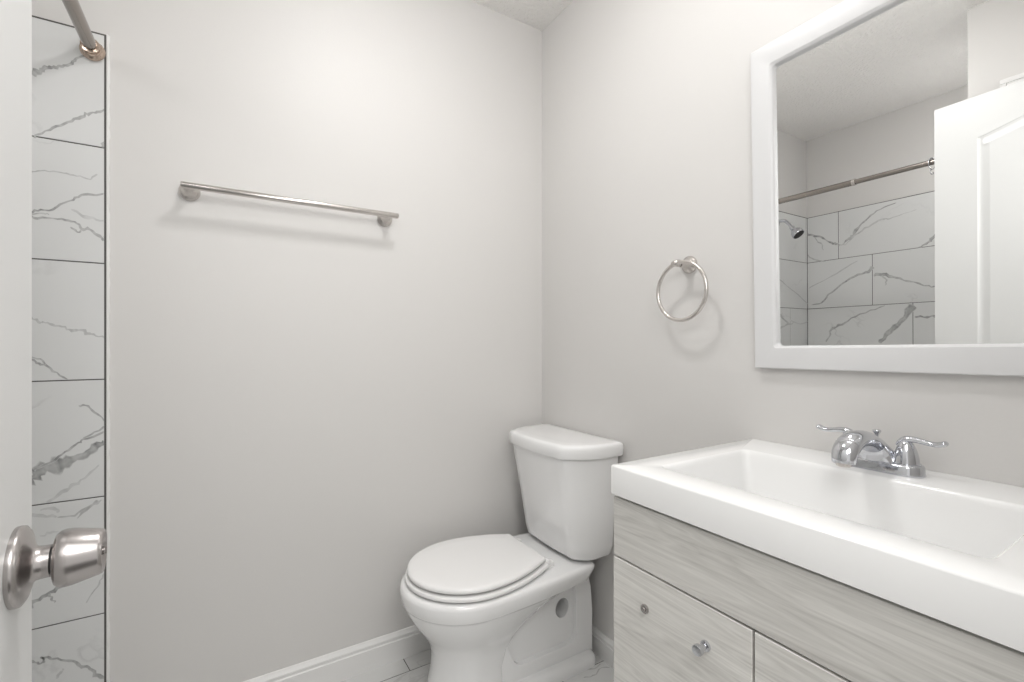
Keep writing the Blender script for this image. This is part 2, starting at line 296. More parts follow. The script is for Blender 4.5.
def tiles(name, frame, rects, veins, mat, thick, grout_rect, parent=None, bev=0.0008, wscale=None):
    """tiles as bevelled plates on a grout bed; frame(u, v, d) -> world point, d = distance out of the surface"""
    bm = bmesh.new()
    lo = bm.verts.layers.float_vector.new('tile_offset'); lv = bm.verts.layers.float.new('vein')
    def quadbox(u0, u1, v0, v1, d0, d1, mi, off, b=0.0):
        ps = [(u0,v0,d0),(u1,v0,d0),(u1,v1,d0),(u0,v1,d0),(u0,v0,d1-b),(u1,v0,d1-b),(u1,v1,d1-b),(u0,v1,d1-b),
              (u0+b,v0+b,d1),(u1-b,v0+b,d1),(u1-b,v1-b,d1),(u0+b,v1-b,d1)]
        vs = [bm.verts.new(frame(*p)) for p in ps]
        for v in vs: v[lo] = off
        fs = [(3,2,1,0),(0,1,5,4),(1,2,6,5),(2,3,7,6),(3,0,4,7),(4,5,9,8),(5,6,10,9),(6,7,11,10),(7,4,8,11),(8,9,10,11)]
        for f in fs:
            q = bm.faces.new([vs[i] for i in f]); q.material_index = mi
    quadbox(*grout_rect, 0, thick-0.0012, 1, (0,0,0), 0.0001)
    for (u0, u1, v0, v1) in rects:
        quadbox(u0, u1, v0, v1, thick*0.3, thick, 0, (random.uniform(-9,9), random.uniform(-9,9), random.uniform(-9,9)), bev)
    for vi, (pts, ws, st) in enumerate(veins):
        fat = max(ws) > 0.011
        P = smooth_path([(p[0], p[1], w*(0.62 if wscale is None else wscale)) for p, w in zip(pts, ws)], 7)
        rows = []; tot = len(P)
        def wander(k, lo, hi):           # smooth random walk along the vein
            c = [random.uniform(lo, hi) for _ in range(tot//k+3)]
            return [c[i//k] + (c[i//k+1]-c[i//k])*(i % k)/k for i in range(tot)]
        wl_, wr_, jj, ss = wander(2, .35, 1.35), wander(2, .35, 1.35), wander(2, -.75, .75), wander(2, .6, 1.15)
        for i, (u, v, w) in enumerate(P):
            a = P[max(i-2,0)]; b = P[min(i+2,tot-1)]
            t = Vector((b[0]-a[0], b[1]-a[1])); t = t.normalized() if t.length > 0 else Vector((1,0)); nn = Vector((-t.y, t.x))
            taper = 0.35 if i in (0, tot-1) else 1
            wl, wr = w*wl_[i]*taper+0.0006, w*wr_[i]*taper+0.0006
            c = Vector((u, v)) + nn*(jj[i]*min(w+0.001, 0.005)); row = []
            s = st*ss[i]*(0.5 if taper < 1 else 1)
            for off, val in ((wl*1.15, 0), (wl*0.8, s), (0, s*(0.72 if fat else 0.9)), (-wr*0.8, s*0.9), (-wr*1.15, 0)):
                q = c + nn*off
                q.x = min(max(q.x, grout_rect[0]+0.002), grout_rect[1]-0.0040)
                vv = bm.verts.new(frame(q.x, q.y, thick+0.00008+0.00007*(vi % 7))); vv[lv] = min(1, val); row.append(vv)
            rows.append(row)
        for a, b in zip(rows, rows[1:]):
            for k in range(4): bm.faces.new((a[k], a[k+1], b[k+1], b[k]))
    me = bpy.data.meshes.new(name); bm.to_mesh(me); bm.free()
    me.materials.append(mat); me.materials.append(M['grout'])
    o = bpy.data.objects.new(name, me); COL.objects.link(o)
    if parent: o.parent = parent
    return o

ROWS = [0.096, 0.4035, 0.711, 1.0185, 1.323, 1.627, 1.9235]   # joints, bottom to top
G = 0.0015
# tiled part of the back wall (u = x, v = z)
XE = -0.2665
rects = []
joints = {5: -0.994, 4: -0.590, 3: -0.800, 2: -0.400-0.61, 1: -0.590, 0: -0.800}
for k in range(6):
    xs = [XT+0.011]; x = joints[k]
    while x < XE:
        if x > XT+0.02 and x < XE-0.02 and not (-0.40 < x < XE): xs.append(x)
        x += 0.612
    xs.append(XE)
    for a, b in zip(xs, xs[1:]): rects.append((a+G, b-G, ROWS[k]+G, ROWS[k+1]-G))
for a, b in ((XT+0.011, -0.40),(-0.40, XE)): rects.append((a+G, b-G, 0.001, ROWS[0]-G))
TT = 0.010
tiles('tile_cladding', lambda u, v, d: (u, YB-d, v), rects, [(p, w, s) for wl, p, w, s in VEINS if wl == 'b'], M['marble'], TT,
      (XT, XE+0.0025, 0.0, 1.9265), parent=wall_back)
# caulk bead down the tile edge
bm = bmesh.new()
rings = []
for i in range(160):
    z = 1.929*i/159; w = 0.0035 + random.uniform(-0.0009, 0.0012); x = XE+0.0060
    rings.append([(x-0.0035, YB, z), (x-0.003, YB-0.0085, z), (x-0.0005, YB-0.0095, z), (x+w*0.4, YB-0.005, z), (x+w*0.75, YB, z)])
loft(bm, rings, True, True)
link('caulk_bead', bm, M['caulk'], wall_back, smooth=True)
# tiled wall behind the shower (u = y, v = z)
rects = []
for k, j in ((5, 1.425), (4, 1.245), (3, 1.053), (2, 1.425), (1, 1.245), (0, 1.053), (-1, 1.425)):
    ys = [YP, YB-TT]; y = j
    while y > YP+0.02: ys.append(y); y -= 0.612
    ys.sort()
    v0, v1 = (ROWS[k]+G, ROWS[k+1]-G) if k >= 0 else (0.001, ROWS[0]-G)
    for a, b in zip(ys, ys[1:]): rects.append((a+G, b-G, v0, v1))
tiles('tile_cladding', lambda u, v, d: (XT+d, u, v), rects, [(p, w, s) for wl, p, w, s in VEINS if wl == 't'], M['marble'], TT,
      (YP, YB-TT+0.0005, 0.0, 1.9255), parent=wall_left, wscale=0.85)
# tiled end of the closet block facing the shower (u = x, v = z)
rects = []
for k in range(-1, 6):
    v0, v1 = (ROWS[k]+G, ROWS[k+1]-G) if k >= 0 else (0.001, ROWS[0]-G)
    c = (-0.55, -0.75, -0.40)[k % 3]
    for a, b in ((XT+TT, c), (c, XP)): rects.append((a+G, b-G, v0, v1))
tiles('tile_cladding', lambda u, v, d: (u, YP+d, v), rects, [], M['marble'], TT, (XT+TT, XP, 0.0, 1.9255), parent=wall_closet)

# floor: marble-look planks, joints along x every 12 inches counted from the back wall
rects = []
r = 0; y1 = 1.6175
FY = [1.6185, 1.5360]
while FY[-1] > -0.115: FY.append(FY[-1]-0.3075)
for r in range(len(FY)-1):
    ya, yb = max(FY[r+1], -0.115), FY[r]
    xs = [XT-0.1, XR]; x = 0.540 + (0, 0.205, 0.41)[r % 3]
    while x > XT: xs.append(x); x -= 0.612
    x = 0.540 + (0, 0.205, 0.41)[r % 3] + 0.612
    while x < XR-0.03: xs.append(x); x += 0.612
    xs = sorted(set(xs))
    for a, b in zip(xs, xs[1:]): rects.append((a+G, b-G, ya+G, yb-G))
fl_veins = [([(1.02,1.20),(1.06,1.19),(1.10,1.205),(1.13,1.19)], [.002,.003,.003,.002], .6),
            ([(1.04,1.24),(1.075,1.215),(1.115,1.22)], [.003,.004,.002], .5),
            ([(0.30,1.45),(0.36,1.49),(0.44,1.50),(0.53,1.53)], [.002,.004,.003,.002], .35)]
fo = tiles('floor', lambda u, v, d: (u, v, d-0.02), rects, fl_veins, M['floor_marble'], 0.02, (XT-0.1, XR, -0.115, 1.6189))
fo['kind'] = 'structure'
bm = bmesh.new(); box(bm, XT-0.1, XR+0.1, -2.2, YB+0.1, -0.06, -0.0205)
struct('floor_slab', bm, M['grout'])

# baseboards with a moulded top
BP = [(0, 0), (0.0135, 0), (0.0135, 0.070), (0.0105, 0.0725), (0.0100, 0.0775), (0.0118, 0.0800), (0.0112, 0.0850), (0.0072, 0.0905), (0.0045, 0.0960), (0, 0.0975)]
def baseboard(name, p0, p1, nrm, m0=0, m1=0, s=1.0):
    bm = bmesh.new(); p0, p1, nrm = Vector(p0), Vector(p1), Vector(nrm); d = (p1-p0).normalized()
    loft(bm, [[tuple(p0 + nrm*a + d*(a*m0) + Vector((0,0,h*s))) for a, h in BP], [tuple(p1 + nrm*a - d*(a*m1) + Vector((0,0,h*s))) for a, h in BP]])
    return struct(name, bm, M['trim'], angle=28)
baseboard('baseboard_back', (XE+0.012, YB, 0), (XR, YB, 0), (0, -1, 0), 0, 1)
baseboard('baseboard_right', (XR, YB, 0), (XR, 0.70, 0), (-1, 0, 0), 1, 0, 0.86)
baseboard('baseboard_closet', (XP, YP, 0), (XP, 0.545, 0), (1, 0, 0))
baseboard('baseboard_front', (XD1+0.06, YF, 0), (XR, YF, 0), (0, 1, 0))

# entrance door casing on the entrance wall, and the closet's casing beside it
def casing(name, axis, pos, a0, a1, ztop, out):
    """flat casing 57 mm wide round an opening; axis 'x': wall plane x = pos, opening a0..a1 along y"""
    bm = bmesh.new(); w = 0.057; t = 0.016
    def bx(u0, u1, z0, z1, tt):
        if axis == 'x': box(bm, min(pos, pos+out*tt), max(pos, pos+out*tt), u0, u1, z0, z1)
        else: box(bm, u0, u1, min(pos, pos+out*tt), max(pos, pos+out*tt), z0, z1)
    for u0, u1, s in ((a0-w, a0, -1), (a1, a1+w, 1)):
        i0, i1 = (u0+0.018, u1) if s < 0 else (u0, u1-0.018)
        bx(i0, i1, 0, ztop, t*0.88)
        e0, e1 = (u0, u0+0.018) if s < 0 else (u1-0.018, u1)
        bx(e0, e1, 0, ztop+w-0.018, t)
    bx(a0-w+0.018, a1+w-0.018, ztop, ztop+w-0.018, t*0.88); bx(a0-w, a1+w, ztop+w-0.018, ztop+w, t)
    return struct(name, bm, M['trim'], bevel=(0.002, 2))
casing('trim_1', 'y', YF, XD0+0.015, XD1-0.015, HD-0.012, 1)
casing('trim_2', 'x', XP, 0.075, 0.486, 2.050, 1)
bm = bmesh.new(); box(bm, XP, XP+0.004, 0.078, 0.480, 0.01, 2.047); struct('door_2', bm, M['door'])
bm = bmesh.new()
box(bm, XD0, XD0+0.015, YF-0.115, YF, 0, HD); box(bm, XD1-0.015, XD1, YF-0.115, YF, 0, HD); box(bm, XD0+0.015, XD1-0.015, YF-0.115, YF, HD-0.015, HD)
struct('trim_3', bm, M['trim'])

# ---------------------------------------------------------------- entrance door, open, with arched panels and knob
DL = 0.712; DT = 0.035
latch = Vector((-0.180, 0.716, 0)); ddir = Vector((-0.053, 0.9986, 0)).normalized(); hinge = latch - ddir*DL
dn = Vector((ddir.y, -ddir.x, 0))                        # face towards the room
door = empty('door_1', hinge, None); door['kind'] = 'structure'
door.rotation_euler = (0, 0, math.atan2(ddir.y, ddir.x))   # local x = along the door, local -y = room side
def arch_outline(x0, x1, z0, z1, rise, n=40):
    pts = [(x0, z0), (x1, z0), (x1, z1)]
    for i in range(1, n):
        t = i/n; u = math.sin(PI*t)
        pts.append((x1+(x0-x1)*t, z1 + rise*(u**1.3)))
    pts.append((x0, z1)); return pts
def inset_poly(pts, d):
    n = len(pts); out = []
    for i in range(n):
        a, b, c = Vector(pts[i-1]), Vector(pts[i]), Vector(pts[(i+1) % n])
        e1, e2 = (b-a).normalized(), (c-b).normalized(); n1, n2 = Vector((-e1.y, e1.x)), Vector((-e2.y, e2.x))
        k = (n1+n2); k = k/ max(0.2, k.dot(n1)) ; out.append(tuple(b + k*d))
    return out
bm = bmesh.new()
z0d, z1d = 0.010, 2.048
outer = [(0, z0d), (DL, z0d), (DL, z1d), (0, z1d)]
panels = [arch_outline(0.128, DL-0.128, 1.04, 1.890, 0.048), [(0.128, 0.22), (DL-0.128, 0.22), (DL-0.128, 0.83), (0.128, 0.83)]]
for sgn, yy in ((-1, 0.0), (1, DT)):
    edges = []
    ov = [bm.verts.new((x, yy, z)) for x, z in outer]
    for i in range(4): edges.append(bm.edges.new((ov[i], ov[(i+1) % 4])))
    if sgn < 0: front = ov
    else: back = ov
    for pp in panels:
        prev = None
        for ins, dep in ((0, 0), (0.004, 0.0025), (0.010, 0.0042), (0.016, 0.0042), (0.034, 0.0010), (0.038, 0.0008)):
            q = inset_poly(pp, ins); vs = [bm.verts.new((x, yy + (dep if sgn < 0 else -dep), z)) for x, z in q]
            n = len(vs)
            if prev is None:
                for i in range(n): edges.append(bm.edges.new((vs[i], vs[(i+1) % n])))
            else:
                for i in range(n): bm.faces.new((prev[i], prev[(i+1) % n], vs[(i+1) % n], vs[i]))
            prev = vs
        bm.faces.new(prev)
    bmesh.ops.triangle_fill(bm, edges=edges, use_beauty=True)
for i in range(4): bm.faces.new((front[i], front[(i+1) % 4], back[(i+1) % 4], back[i]))
slab = link('door_panel', bm, M['door'], door)
# knob, local frame: x along door, -y out of the face
kx, kz = DL-0.0615, 0.890
kn = empty('doorknob', (kx, 0, kz), parent=door)
bm = bmesh.new(); lathe(bm, (0,0,0), (0,-1,0), [(0, .0385), (.003, .0390), (.006, .0385), (.009, .034), (.011, .027), (.013, .0195), (.016, .0165), (.022, .0158), (.0265, .0158)], 48)
link('rose', bm, M['knob'], kn, angle=50)
bm = bmesh.new(); lathe(bm, (0,0,0), (0,-1,0), [(.025, .0130), (.032, .0130)], 40)
link('neck', bm, M['dark'], kn, angle=50)
bm = bmesh.new(); lathe(bm, (0,0,0), (0,-1,0), [(.0292, .0150), (.0292, .0215), (.0302, .0250), (.033, .0276), (.037, .0286), (.043, .0282), (.053, .0260), (.0635, .0236), (.0665, .0226), (.0676, .0212), (.0670, .0195), (.0646, .0170), (.0640, .004), (.0640, .0005)], 48)
link('knob', bm, M['knob'], kn, angle=45)
bm = bmesh.new(); lathe(bm, (0,0,0), (0,-1,0), [(.0645, .0042), (.0680, .0042), (.0685, .0033)], 20); box(bm, -0.0010, 0.0010, -0.0695, -0.068, -0.0035, 0.0035)
link('lock_button', bm, M['knob'], kn, angle=45)
# latch plate on the free edge and three hinges at the other side
bm = bmesh.new(); box(bm, DL-0.0005, DL+0.0012, 0.006, 0.029, kz-0.028, kz+0.028)
link('latch_plate', bm, M['nickel'], door)
for zz in (0.20, 1.02, 1.83):
    bm = bmesh.new(); lathe(bm, (-0.004, -0.004, zz-0.045), (0,0,1), [(0, .0055), (.09, .0055)], 16)
    link('hinge', bm, M['nickel'], door, angle=40)

# ---------------------------------------------------------------- towel bar
tb = empty('towel_bar', (0.20, YB, 1.545), 'straight brushed nickel towel bar on two round posts on the grey back wall', 'towel bar')
bm = bmesh.new()
sweep(bm, [(-0.300, -0.066, 0), (-0.2985, -0.066, 0), (0.3035-0.0015, -0.066, 0), (0.3035, -0.066, 0)], [(.0080,.0080), (.0092,.0092), (.0092,.0092), (.0080,.0080)], 24, side=(0,1,0))
link('bar', bm, M['nickel'], tb, angle=40)
for px in (-0.283, 0.276):
    bm = bmesh.new()
    lathe(bm, (px, 0, 0), (0,-1,0), [(0, .0255), (.004, .0262), (.007, .0255), (.010, .0215), (.018, .0150), (.030, .0110), (.045, .0095), (.062, .0092)], 32)
    link('post', bm, M['nickel_light'], tb, angle=45)

# ---------------------------------------------------------------- towel ring
tr = empty('towel_ring', (XR, 0.880, 1.340), 'round brushed nickel towel ring hanging beside the mirror', 'towel ring')
bm = bmesh.new(); lathe(bm, (0,0,0), (-1,0,0), [(0, .0245), (.004, .0252), (.007, .0245), (.011, .0190), (.018, .0135), (.030, .0110), (.046, .0105)], 32)
sweep(bm, smooth_path([(-.044,0,0), (-.050,.004,.001), (-.0535,.010,.001), (-.054,.019,-.001)], 4), [(.0105,.0105)]*6+[(.0095,.0095)]*3+[(.0085,.0085)]*3+[(.006,.006)], 18, side=(0,0,1))
link('mount', bm, M['nickel_light'], tr, angle=45)
bm = bmesh.new(); R0 = 0.0815; rc = (-0.054, -0.011, -0.0800)
n, k = 72, 14
rr = [[(rc[0] + .0054*math.sin(2*PI*j/k), rc[1] + (R0+.0054*math.cos(2*PI*j/k))*math.cos(2*PI*i/n), rc[2] + (R0+.0054*math.cos(2*PI*j/k))*math.sin(2*PI*i/n)) for j in range(k)] for i in range(n)]
R = [[bm.verts.new(p) for p in r] for r in rr]
for i in range(n):
    for j in range(k): bm.faces.new((R[i][j], R[i][(j+1)%k], R[(i+1)%n][(j+1)%k], R[(i+1)%n][j]))
link('ring', bm, M['nickel'], tr, smooth=True, angle=80)

# ---------------------------------------------------------------- wall mirror (local: x out of the wall = -x, y along the wall, z up)
MH, MW = 0.789, 0.590
mir = empty('wall_mirror', (XR, 0.680-MW/2, 1.0555+MH/2), 'white framed rectangular mirror hanging above the vanity', 'mirror')
mir.rotation_euler = (math.radians(-0.75), -0.0045, 0)
mir.location.x = XR-0.0022
FWD = 0.0515
def rect_ring(x, iy, iz, r, k=5):
    return [(x, p[0], p[1]) for p in [(a, b) for a, b, c in rrect(-MW/2+iy, MW/2-iy, -MH/2+iz, MH/2-iz, r, 0, k)]]
bm = bmesh.new()
loft(bm, [rect_ring(-0.001, 0.002, 0.002, .002), rect_ring(-0.018, 0, 0, .003), rect_ring(-0.0200, 0.002, 0.002, .003), rect_ring(-0.0205, 0.010, 0.010, .003),
          rect_ring(-0.0195, FWD-0.012, FWD-0.0085, .006), rect_ring(-0.0185, FWD-0.0055, FWD-0.002, .008), rect_ring(-0.0145, FWD-0.001, FWD+0.0025, .010), rect_ring(-0.0105, FWD, FWD+0.0035, .010),
          rect_ring(-0.0035, FWD, FWD+0.0035, .010)], False, False)
link('frame', bm, M['frame'], mir, angle=9)
bm = bmesh.new(); box(bm, -0.0040, -0.001, -MW/2+FWD-0.003, MW/2-FWD+0.003, -MH/2+FWD-0.003, MH/2-FWD+0.003)
link('mirror_glass', bm, M['mirror'], mir)

# ---------------------------------------------------------------- shower: rod, rings, head
rod = empty('shower_curtain_rod', (-0.290, YB-TT, 1.873), 'bare straight shower curtain rod fixed high on the marble tiled wall', 'curtain rod')
yl = YP+TT-(YB-TT)
bm = bmesh.new(); sweep(bm, [(0,-.010,0), (0,-.011,0), (0,-0.566,0), (0,-0.567,0)], [.0145]*4, 28, side=(1,0,0)); link('outer_tube', bm, M['bronze'], rod, angle=40)
bm = bmesh.new(); sweep(bm, [(0,-.566,0), (0,yl+.010,0)], [.0118]*2, 28, side=(1,0,0)); link('inner_tube', bm, M['bronze'], rod, angle=40)
bm = bmesh.new(); lathe(bm, (0,-0.556,0), (0,-1,0), [(0,.0160),(.010,.0162),(.014,.0155),(.014,.0125)], 28); link('joint_collar', bm, M['nickel_light'], rod, angle=40)
for y0, s in ((0, -1), (yl, 1)):
    bm = bmesh.new(); lathe(bm, (0, y0, 0), (0, s, 0), [(0, .0245), (.005, .0262), (.009, .0255), (.012, .0225), (.014, .0190), (.019, .0176), (.026, .0178), (.031, .0195), (.034, .0192), (.035, .0150)], 36)
    link('flange', bm, M['bronze_light'], rod, angle=45)
def curtain_ring(y, tilt, label):
    r = empty('curtain_ring', (-0.290, y, 1.873), label, 'curtain ring', 'curtain rings pushed to the near end of the shower rod')
    r.rotation_euler = (0, 0, tilt)
    bm = bmesh.new(); pts = [(0.019*math.sin(2*PI*i/30), 0, -0.006+0.024*math.cos(2*PI*i/30)) for i in range(31)]
    sweep(bm, pts, [.0016]*31, 8, side=(0,1,0)); link('hoop', bm, M['chrome'], r, smooth=True)
    bm = bmesh.new()
    pts = smooth_path([(0.0, 0, -0.030), (0.007, 0, -0.036), (0.008, 0, -0.044), (0.0, 0, -0.052), (-0.009, 0, -0.047), (-0.008, 0, -0.040)], 4)
    sweep(bm, pts, [.0016]*len(pts), 8, side=(0,1,0)); link('hook', bm, M['chrome'], r, smooth=True)
    bm = bmesh.new()
    for a in (-0.7, -0.25, 0.25, 0.7):
        bmesh.ops.create_icosphere(bm, subdivisions=2, radius=0.0036, matrix=Matrix.Translation((0.019*math.sin(a), 0, -0.006+0.024*math.cos(a))))
    link('roller', bm, M['chrome'], r, smooth=True)
    return r
curtain_ring(0.7570, 0.30, 'chrome curtain ring on the shower rod, farthest from the closet block')

sh = empty('showerhead', (-0.640, YB-TT, 1.850), 'chrome shower head on a bent arm, seen in the mirror', 'shower head')
bm = bmesh.new(); lathe(bm, (0,0,0), (0,-1,0), [(0, .030), (.003, .031), (.007, .028), (.011, .018), (.013, .0105)], 32); link('flange', bm, M['chrome'], sh, angle=45)
bm = bmesh.new(); pts = smooth_path([(0,0,0), (0,-.03,0.002), (0,-.055,-.006), (0,-.078,-.030), (0,-.092,-.050)], 6)
sweep(bm, pts, [.0092]*len(pts), 18, side=(1,0,0)); link('arm', bm, M['chrome'], sh, smooth=True)
hd = Vector((0, -0.62, -0.78)).normalized()
bm = bmesh.new(); c = Vector((0,-.090,-.048))
lathe(bm, c, hd, [(0, .0125), (.010, .0145), (.016, .0135), (.022, .0150), (.028, .0200), (.042, .0300), (.056, .0345), (.066, .0350), (.070, .0335)], 36); link('head', bm, M['chrome'], sh, angle=40)
bm = bmesh.new(); lathe(bm, c, hd, [(.0690, .0310), (.0715, .0305), (.0720, .0200)], 32); link('spray_face', bm, M['dark'], sh, angle=40)

# ---------------------------------------------------------------- toilet (built in world coordinates, back against the vanity wall)
CY = 1.350
toilet = empty('toilet', (0.80, CY, 0), 'white two-piece toilet with its lid down in the corner beside the vanity', 'toilet')
def W(o): return under(o, toilet)
def egg(xf, xm, xb, hw, hwb, z, cy=CY, rb=0.02, pw=2.0, fe=2.0):
    """closed outline: half-ellipse towards -x, then sides running in to a flat back"""
    out = []; nf, ns = 22, 12
    for i in range(nf+1):
        a = PI/2*i/nf
        out.append((xm-(xm-xf)*math.cos(a)**(2/fe), hw*math.sin(a)**(2/fe)))
    for i in range(1, ns+1):
        t = i/ns; out.append((xm+(xb-rb-xm)*t, hw-(hw-hwb)*t**pw))
    x0, y0 = out[-1]
    for i in range(1, 5):
        a = PI/2*i/4; out.append((x0+rb*math.sin(a), y0-rb*(1-math.cos(a))))
    for i in range(1, 6): out.append((xb, (y0-rb)*(1-i/5)))
    full = out + [(x, -y) for x, y in out[-2:0:-1]]
    return [(x, cy+y, z) for x, y in full]
# bowl with pedestal and the sweep of the trapway
bm = bmesh.new()
BR = [ # z, xf, xm, xb, hw, hwb
 (0.000, .530, .66, .745, .120, .108), (0.020, .530, .66, .747, .120, .110), (0.060, .540, .66, .745, .114, .106), (0.110, .549, .66, .745, .110, .104), (0.160, .549, .66, .762, .111, .104),
 (0.195, .537, .66, .790, .119, .106), (0.225, .518, .66, .828, .135, .110), (0.252, .499, .66, .866, .152, .118), (0.280, .482, .66, .908, .167, .130), (0.302, .470, .66, .945, .177, .144),
 (0.316, .4655, .66, .980, .1815, .156), (0.3235, .4630, .66, 1.010, .1840, .161), (0.3255, .4590, .66, 1.022, .1880, .164), (0.330, .4560, .66, 1.040, .1905, .167), (0.362, .4525, .66, 1.066, .1925, .169), (0.371, .4555, .66, 1.067, .1903, .168), (0.376, .4625, .66, 1.063, .1845, .163), (0.3775, .472, .665, 1.056, .175, .154)]
loft(bm, [egg(a[1], a[2], a[3], a[4], a[5], a[0], rb=0.028) for a in BR])
W(link('bowl', bm, M['porcelain'], angle=60))
# rear pedestal with its recessed side panels and the through hole
bm = bmesh.new()
def side_profile(hw, y, ins=0.0): pass
prof = [(0.72,0.0),(1.105,0.0),(1.105,0.18),(1.098,0.26),(1.085,0.31),(1.072,0.345),(0.90,0.345),(0.72,0.22)]
lf = [bm.verts.new((x, CY-0.097, z)) for x, z in prof]; rt = [bm.verts.new((x, CY+0.097, z)) for x, z in prof]
bm.faces.new(lf); bm.faces.new(rt[::-1])
for i in range(len(prof)): j = (i+1) % len(prof); bm.faces.new((lf[i], rt[i], rt[j], lf[j]))
rear = link('rear_pedestal', bm, M['porcelain'])
cutters = []
def cutter(poly, y0, y1):
    b = bmesh.new(); a = [b.verts.new((x, y0, z)) for x, z in poly]; c = [b.verts.new((x, y1, z)) for x, z in poly]
    b.faces.new(a); b.faces.new(c[::-1])
    for i in range(len(poly)): j = (i+1) % len(poly); b.faces.new((a[i], c[i], c[j], a[j]))
    o = link('cutter', b, M['porcelain']); cutters.append(o); return o
def rounded(poly, r, k=5):
    out = []; n = len(poly)
    for i in range(n):
        a, b, c = Vector(poly[i-1]), Vector(poly[i]), Vector(poly[(i+1) % n])
        p, q = b+(a-b).normalized()*min(r,(a-b).length*.45), b+(c-b).normalized()*min(r,(c-b).length*.45)
        for j in range(k+1):
            t = j/k; out.append(tuple(p*(1-t)**2 + b*2*t*(1-t) + q*t*t))
    return out
rec = rounded([(0.79,0.085),(1.032,0.088),(1.032,0.27),(1.00,0.33),(0.90,0.37),(0.74,0.20)], 0.034)
for y0, y1 in ((CY-0.13, CY-0.079), (CY+0.079, CY+0.13)): cutter(rec, y0, y1)
cutter([(0.986+0.028*math.cos(2*PI*i/28), 0.208+0.033*math.sin(2*PI*i/28)) for i in range(28)], CY-0.2, CY+0.2)
for c in cutters:
    md = rear.modifiers.new('cut', 'BOOLEAN'); md.operation = 'DIFFERENCE'; md.object = c; md.solver = 'EXACT'
dg = bpy.context.evaluated_depsgraph_get(); dg.update()
me = bpy.data.meshes.new_from_object(rear.evaluated_get(dg)); rear.modifiers.clear(); rear.data = me
for c in cutters: bpy.data.objects.remove(c, do_unlink=True)
b = rear.modifiers.new('bevel', 'BEVEL'); b.width = 0.006; b.segments = 3; b.limit_method = 'ANGLE'; b.angle_limit = math.radians(30)
for p in me.polygons: p.use_smooth = True
me.set_sharp_from_angle(angle=math.radians(60))
W(rear)
# floor flange
bm = bmesh.new()
FR = [(0.0, 0.0), (0.018, 0.0), (0.030, 0.003), (0.038, 0.010), (0.042, 0.020)]
loft(bm, [[(x, y, z) for x, y, _ in rrect(0.74+i, 1.112-i, CY-0.128+i, CY+0.128-i, 0.035, 0, 6)] for z, i in FR])
W(link('foot_flange', bm, M['porcelain'], angle=60))
# seat and lid
def lid_outline(z, d=0.0):  return egg(.474+d, .668, .893-d, .1815-d, .1175-d*0.8, z, rb=0.010, pw=1.9)
bm = bmesh.new()
loft(bm, [lid_outline(.4030, .018), lid_outline(.4035, .005), lid_outline(.4060, .001), lid_outline(.411, 0), lid_outline(.4155, .0018), lid_outline(.4185, .006), lid_outline(.4200, .014), lid_outline(.4208, .05)])
W(link('seat_lid', bm, M['plastic'], angle=50))
bm = bmesh.new()
def so(z, d=0.0): return egg(.468+d, .668, .902-d, .1870-d, .124-d*0.8, z, rb=0.010, pw=1.9)
loft(bm, [so(.3825, .018), so(.3830, .005), so(.3850, .001), so(.388, 0), so(.394, .0005), so(.3960, .003), so(.3968, .008), so(.3972, .020)])
W(link('seat', bm, M['plastic'], angle=50))
for s in (-1, 1):
    bm = bmesh.new()
    loft(bm, [[(x, y, z) for x, y, _ in rrect(0.896+i, 0.930-i, CY+s*0.098-0.014+i, CY+s*0.098+0.014-i, 0.008, 0, 4)] for z, i in ((.3765,0),(.392,0),(.396,.002),(.3975,.005))])
    lathe(bm, (0.905, CY+s*0.098-0.016, 0.396), (0,1,0), [(0,.0075),(.001,.0085),(.031,.0085),(.032,.0075)], 18)
    W(link('seat_hinge', bm, M['plastic'], angle=50))
# tank
def dshape(xb, hw, xs, xc, yc, xf, z):
    """D-shaped plan: square back, drawn-in front corners"""
    h = [(xb, 0), (xb, hw*0.5), (xb, hw-0.012), (xb-0.004, hw-0.003), (xb-0.012, hw), (xs, hw)]
    h += [(xs-(xs-xc)*t, hw-(hw-yc)*(t**1.9)) for t in (.2,.4,.6,.8,.93)]
    h += [(xc-0.003, yc-0.006), (xc-(xc-xf)*.35, yc*0.80), (xc-(xc-xf)*.75, yc*0.5), (xf, yc*0.2)]
    full = h + [(x, -y) for x, y in h[:0:-1]]
    return [(x, CY+y, z) for x, y in full]
bm = bmesh.new()
TK = [(.384, 1.105, .145, 1.06, 1.012, .105, 1.004), (.388, 1.116, .163, 1.06, .997, .124, .990), (.398, 1.124, .174, 1.06, .987, .133, .979), (.43, 1.128, .180, 1.06, .979, .138, .970),
      (.55, 1.131, .188, 1.055, .962, .144, .949), (.74, 1.134, .203, 1.05, .930, .153, .914)]
loft(bm, [dshape(a[1], a[2], a[3], a[4], a[5], a[6], a[0]) for a in TK])
W(link('tank', bm, M['porcelain'], angle=42))
bm = bmesh.new()
def lidr(z, d): return dshape(1.140-d, .220-d, 1.052, .919+d, .161-d*.6, .902+d, z)
loft(bm, [lidr(.737, .010), lidr(.740, .003), lidr(.745, .0005), lidr(.768, 0), lidr(.777, .001), lidr(.7815, .0035), lidr(.784, .008), lidr(.7852, .018), lidr(.786, .05)])
W(link('tank_lid', bm, M['porcelain'], angle=36))

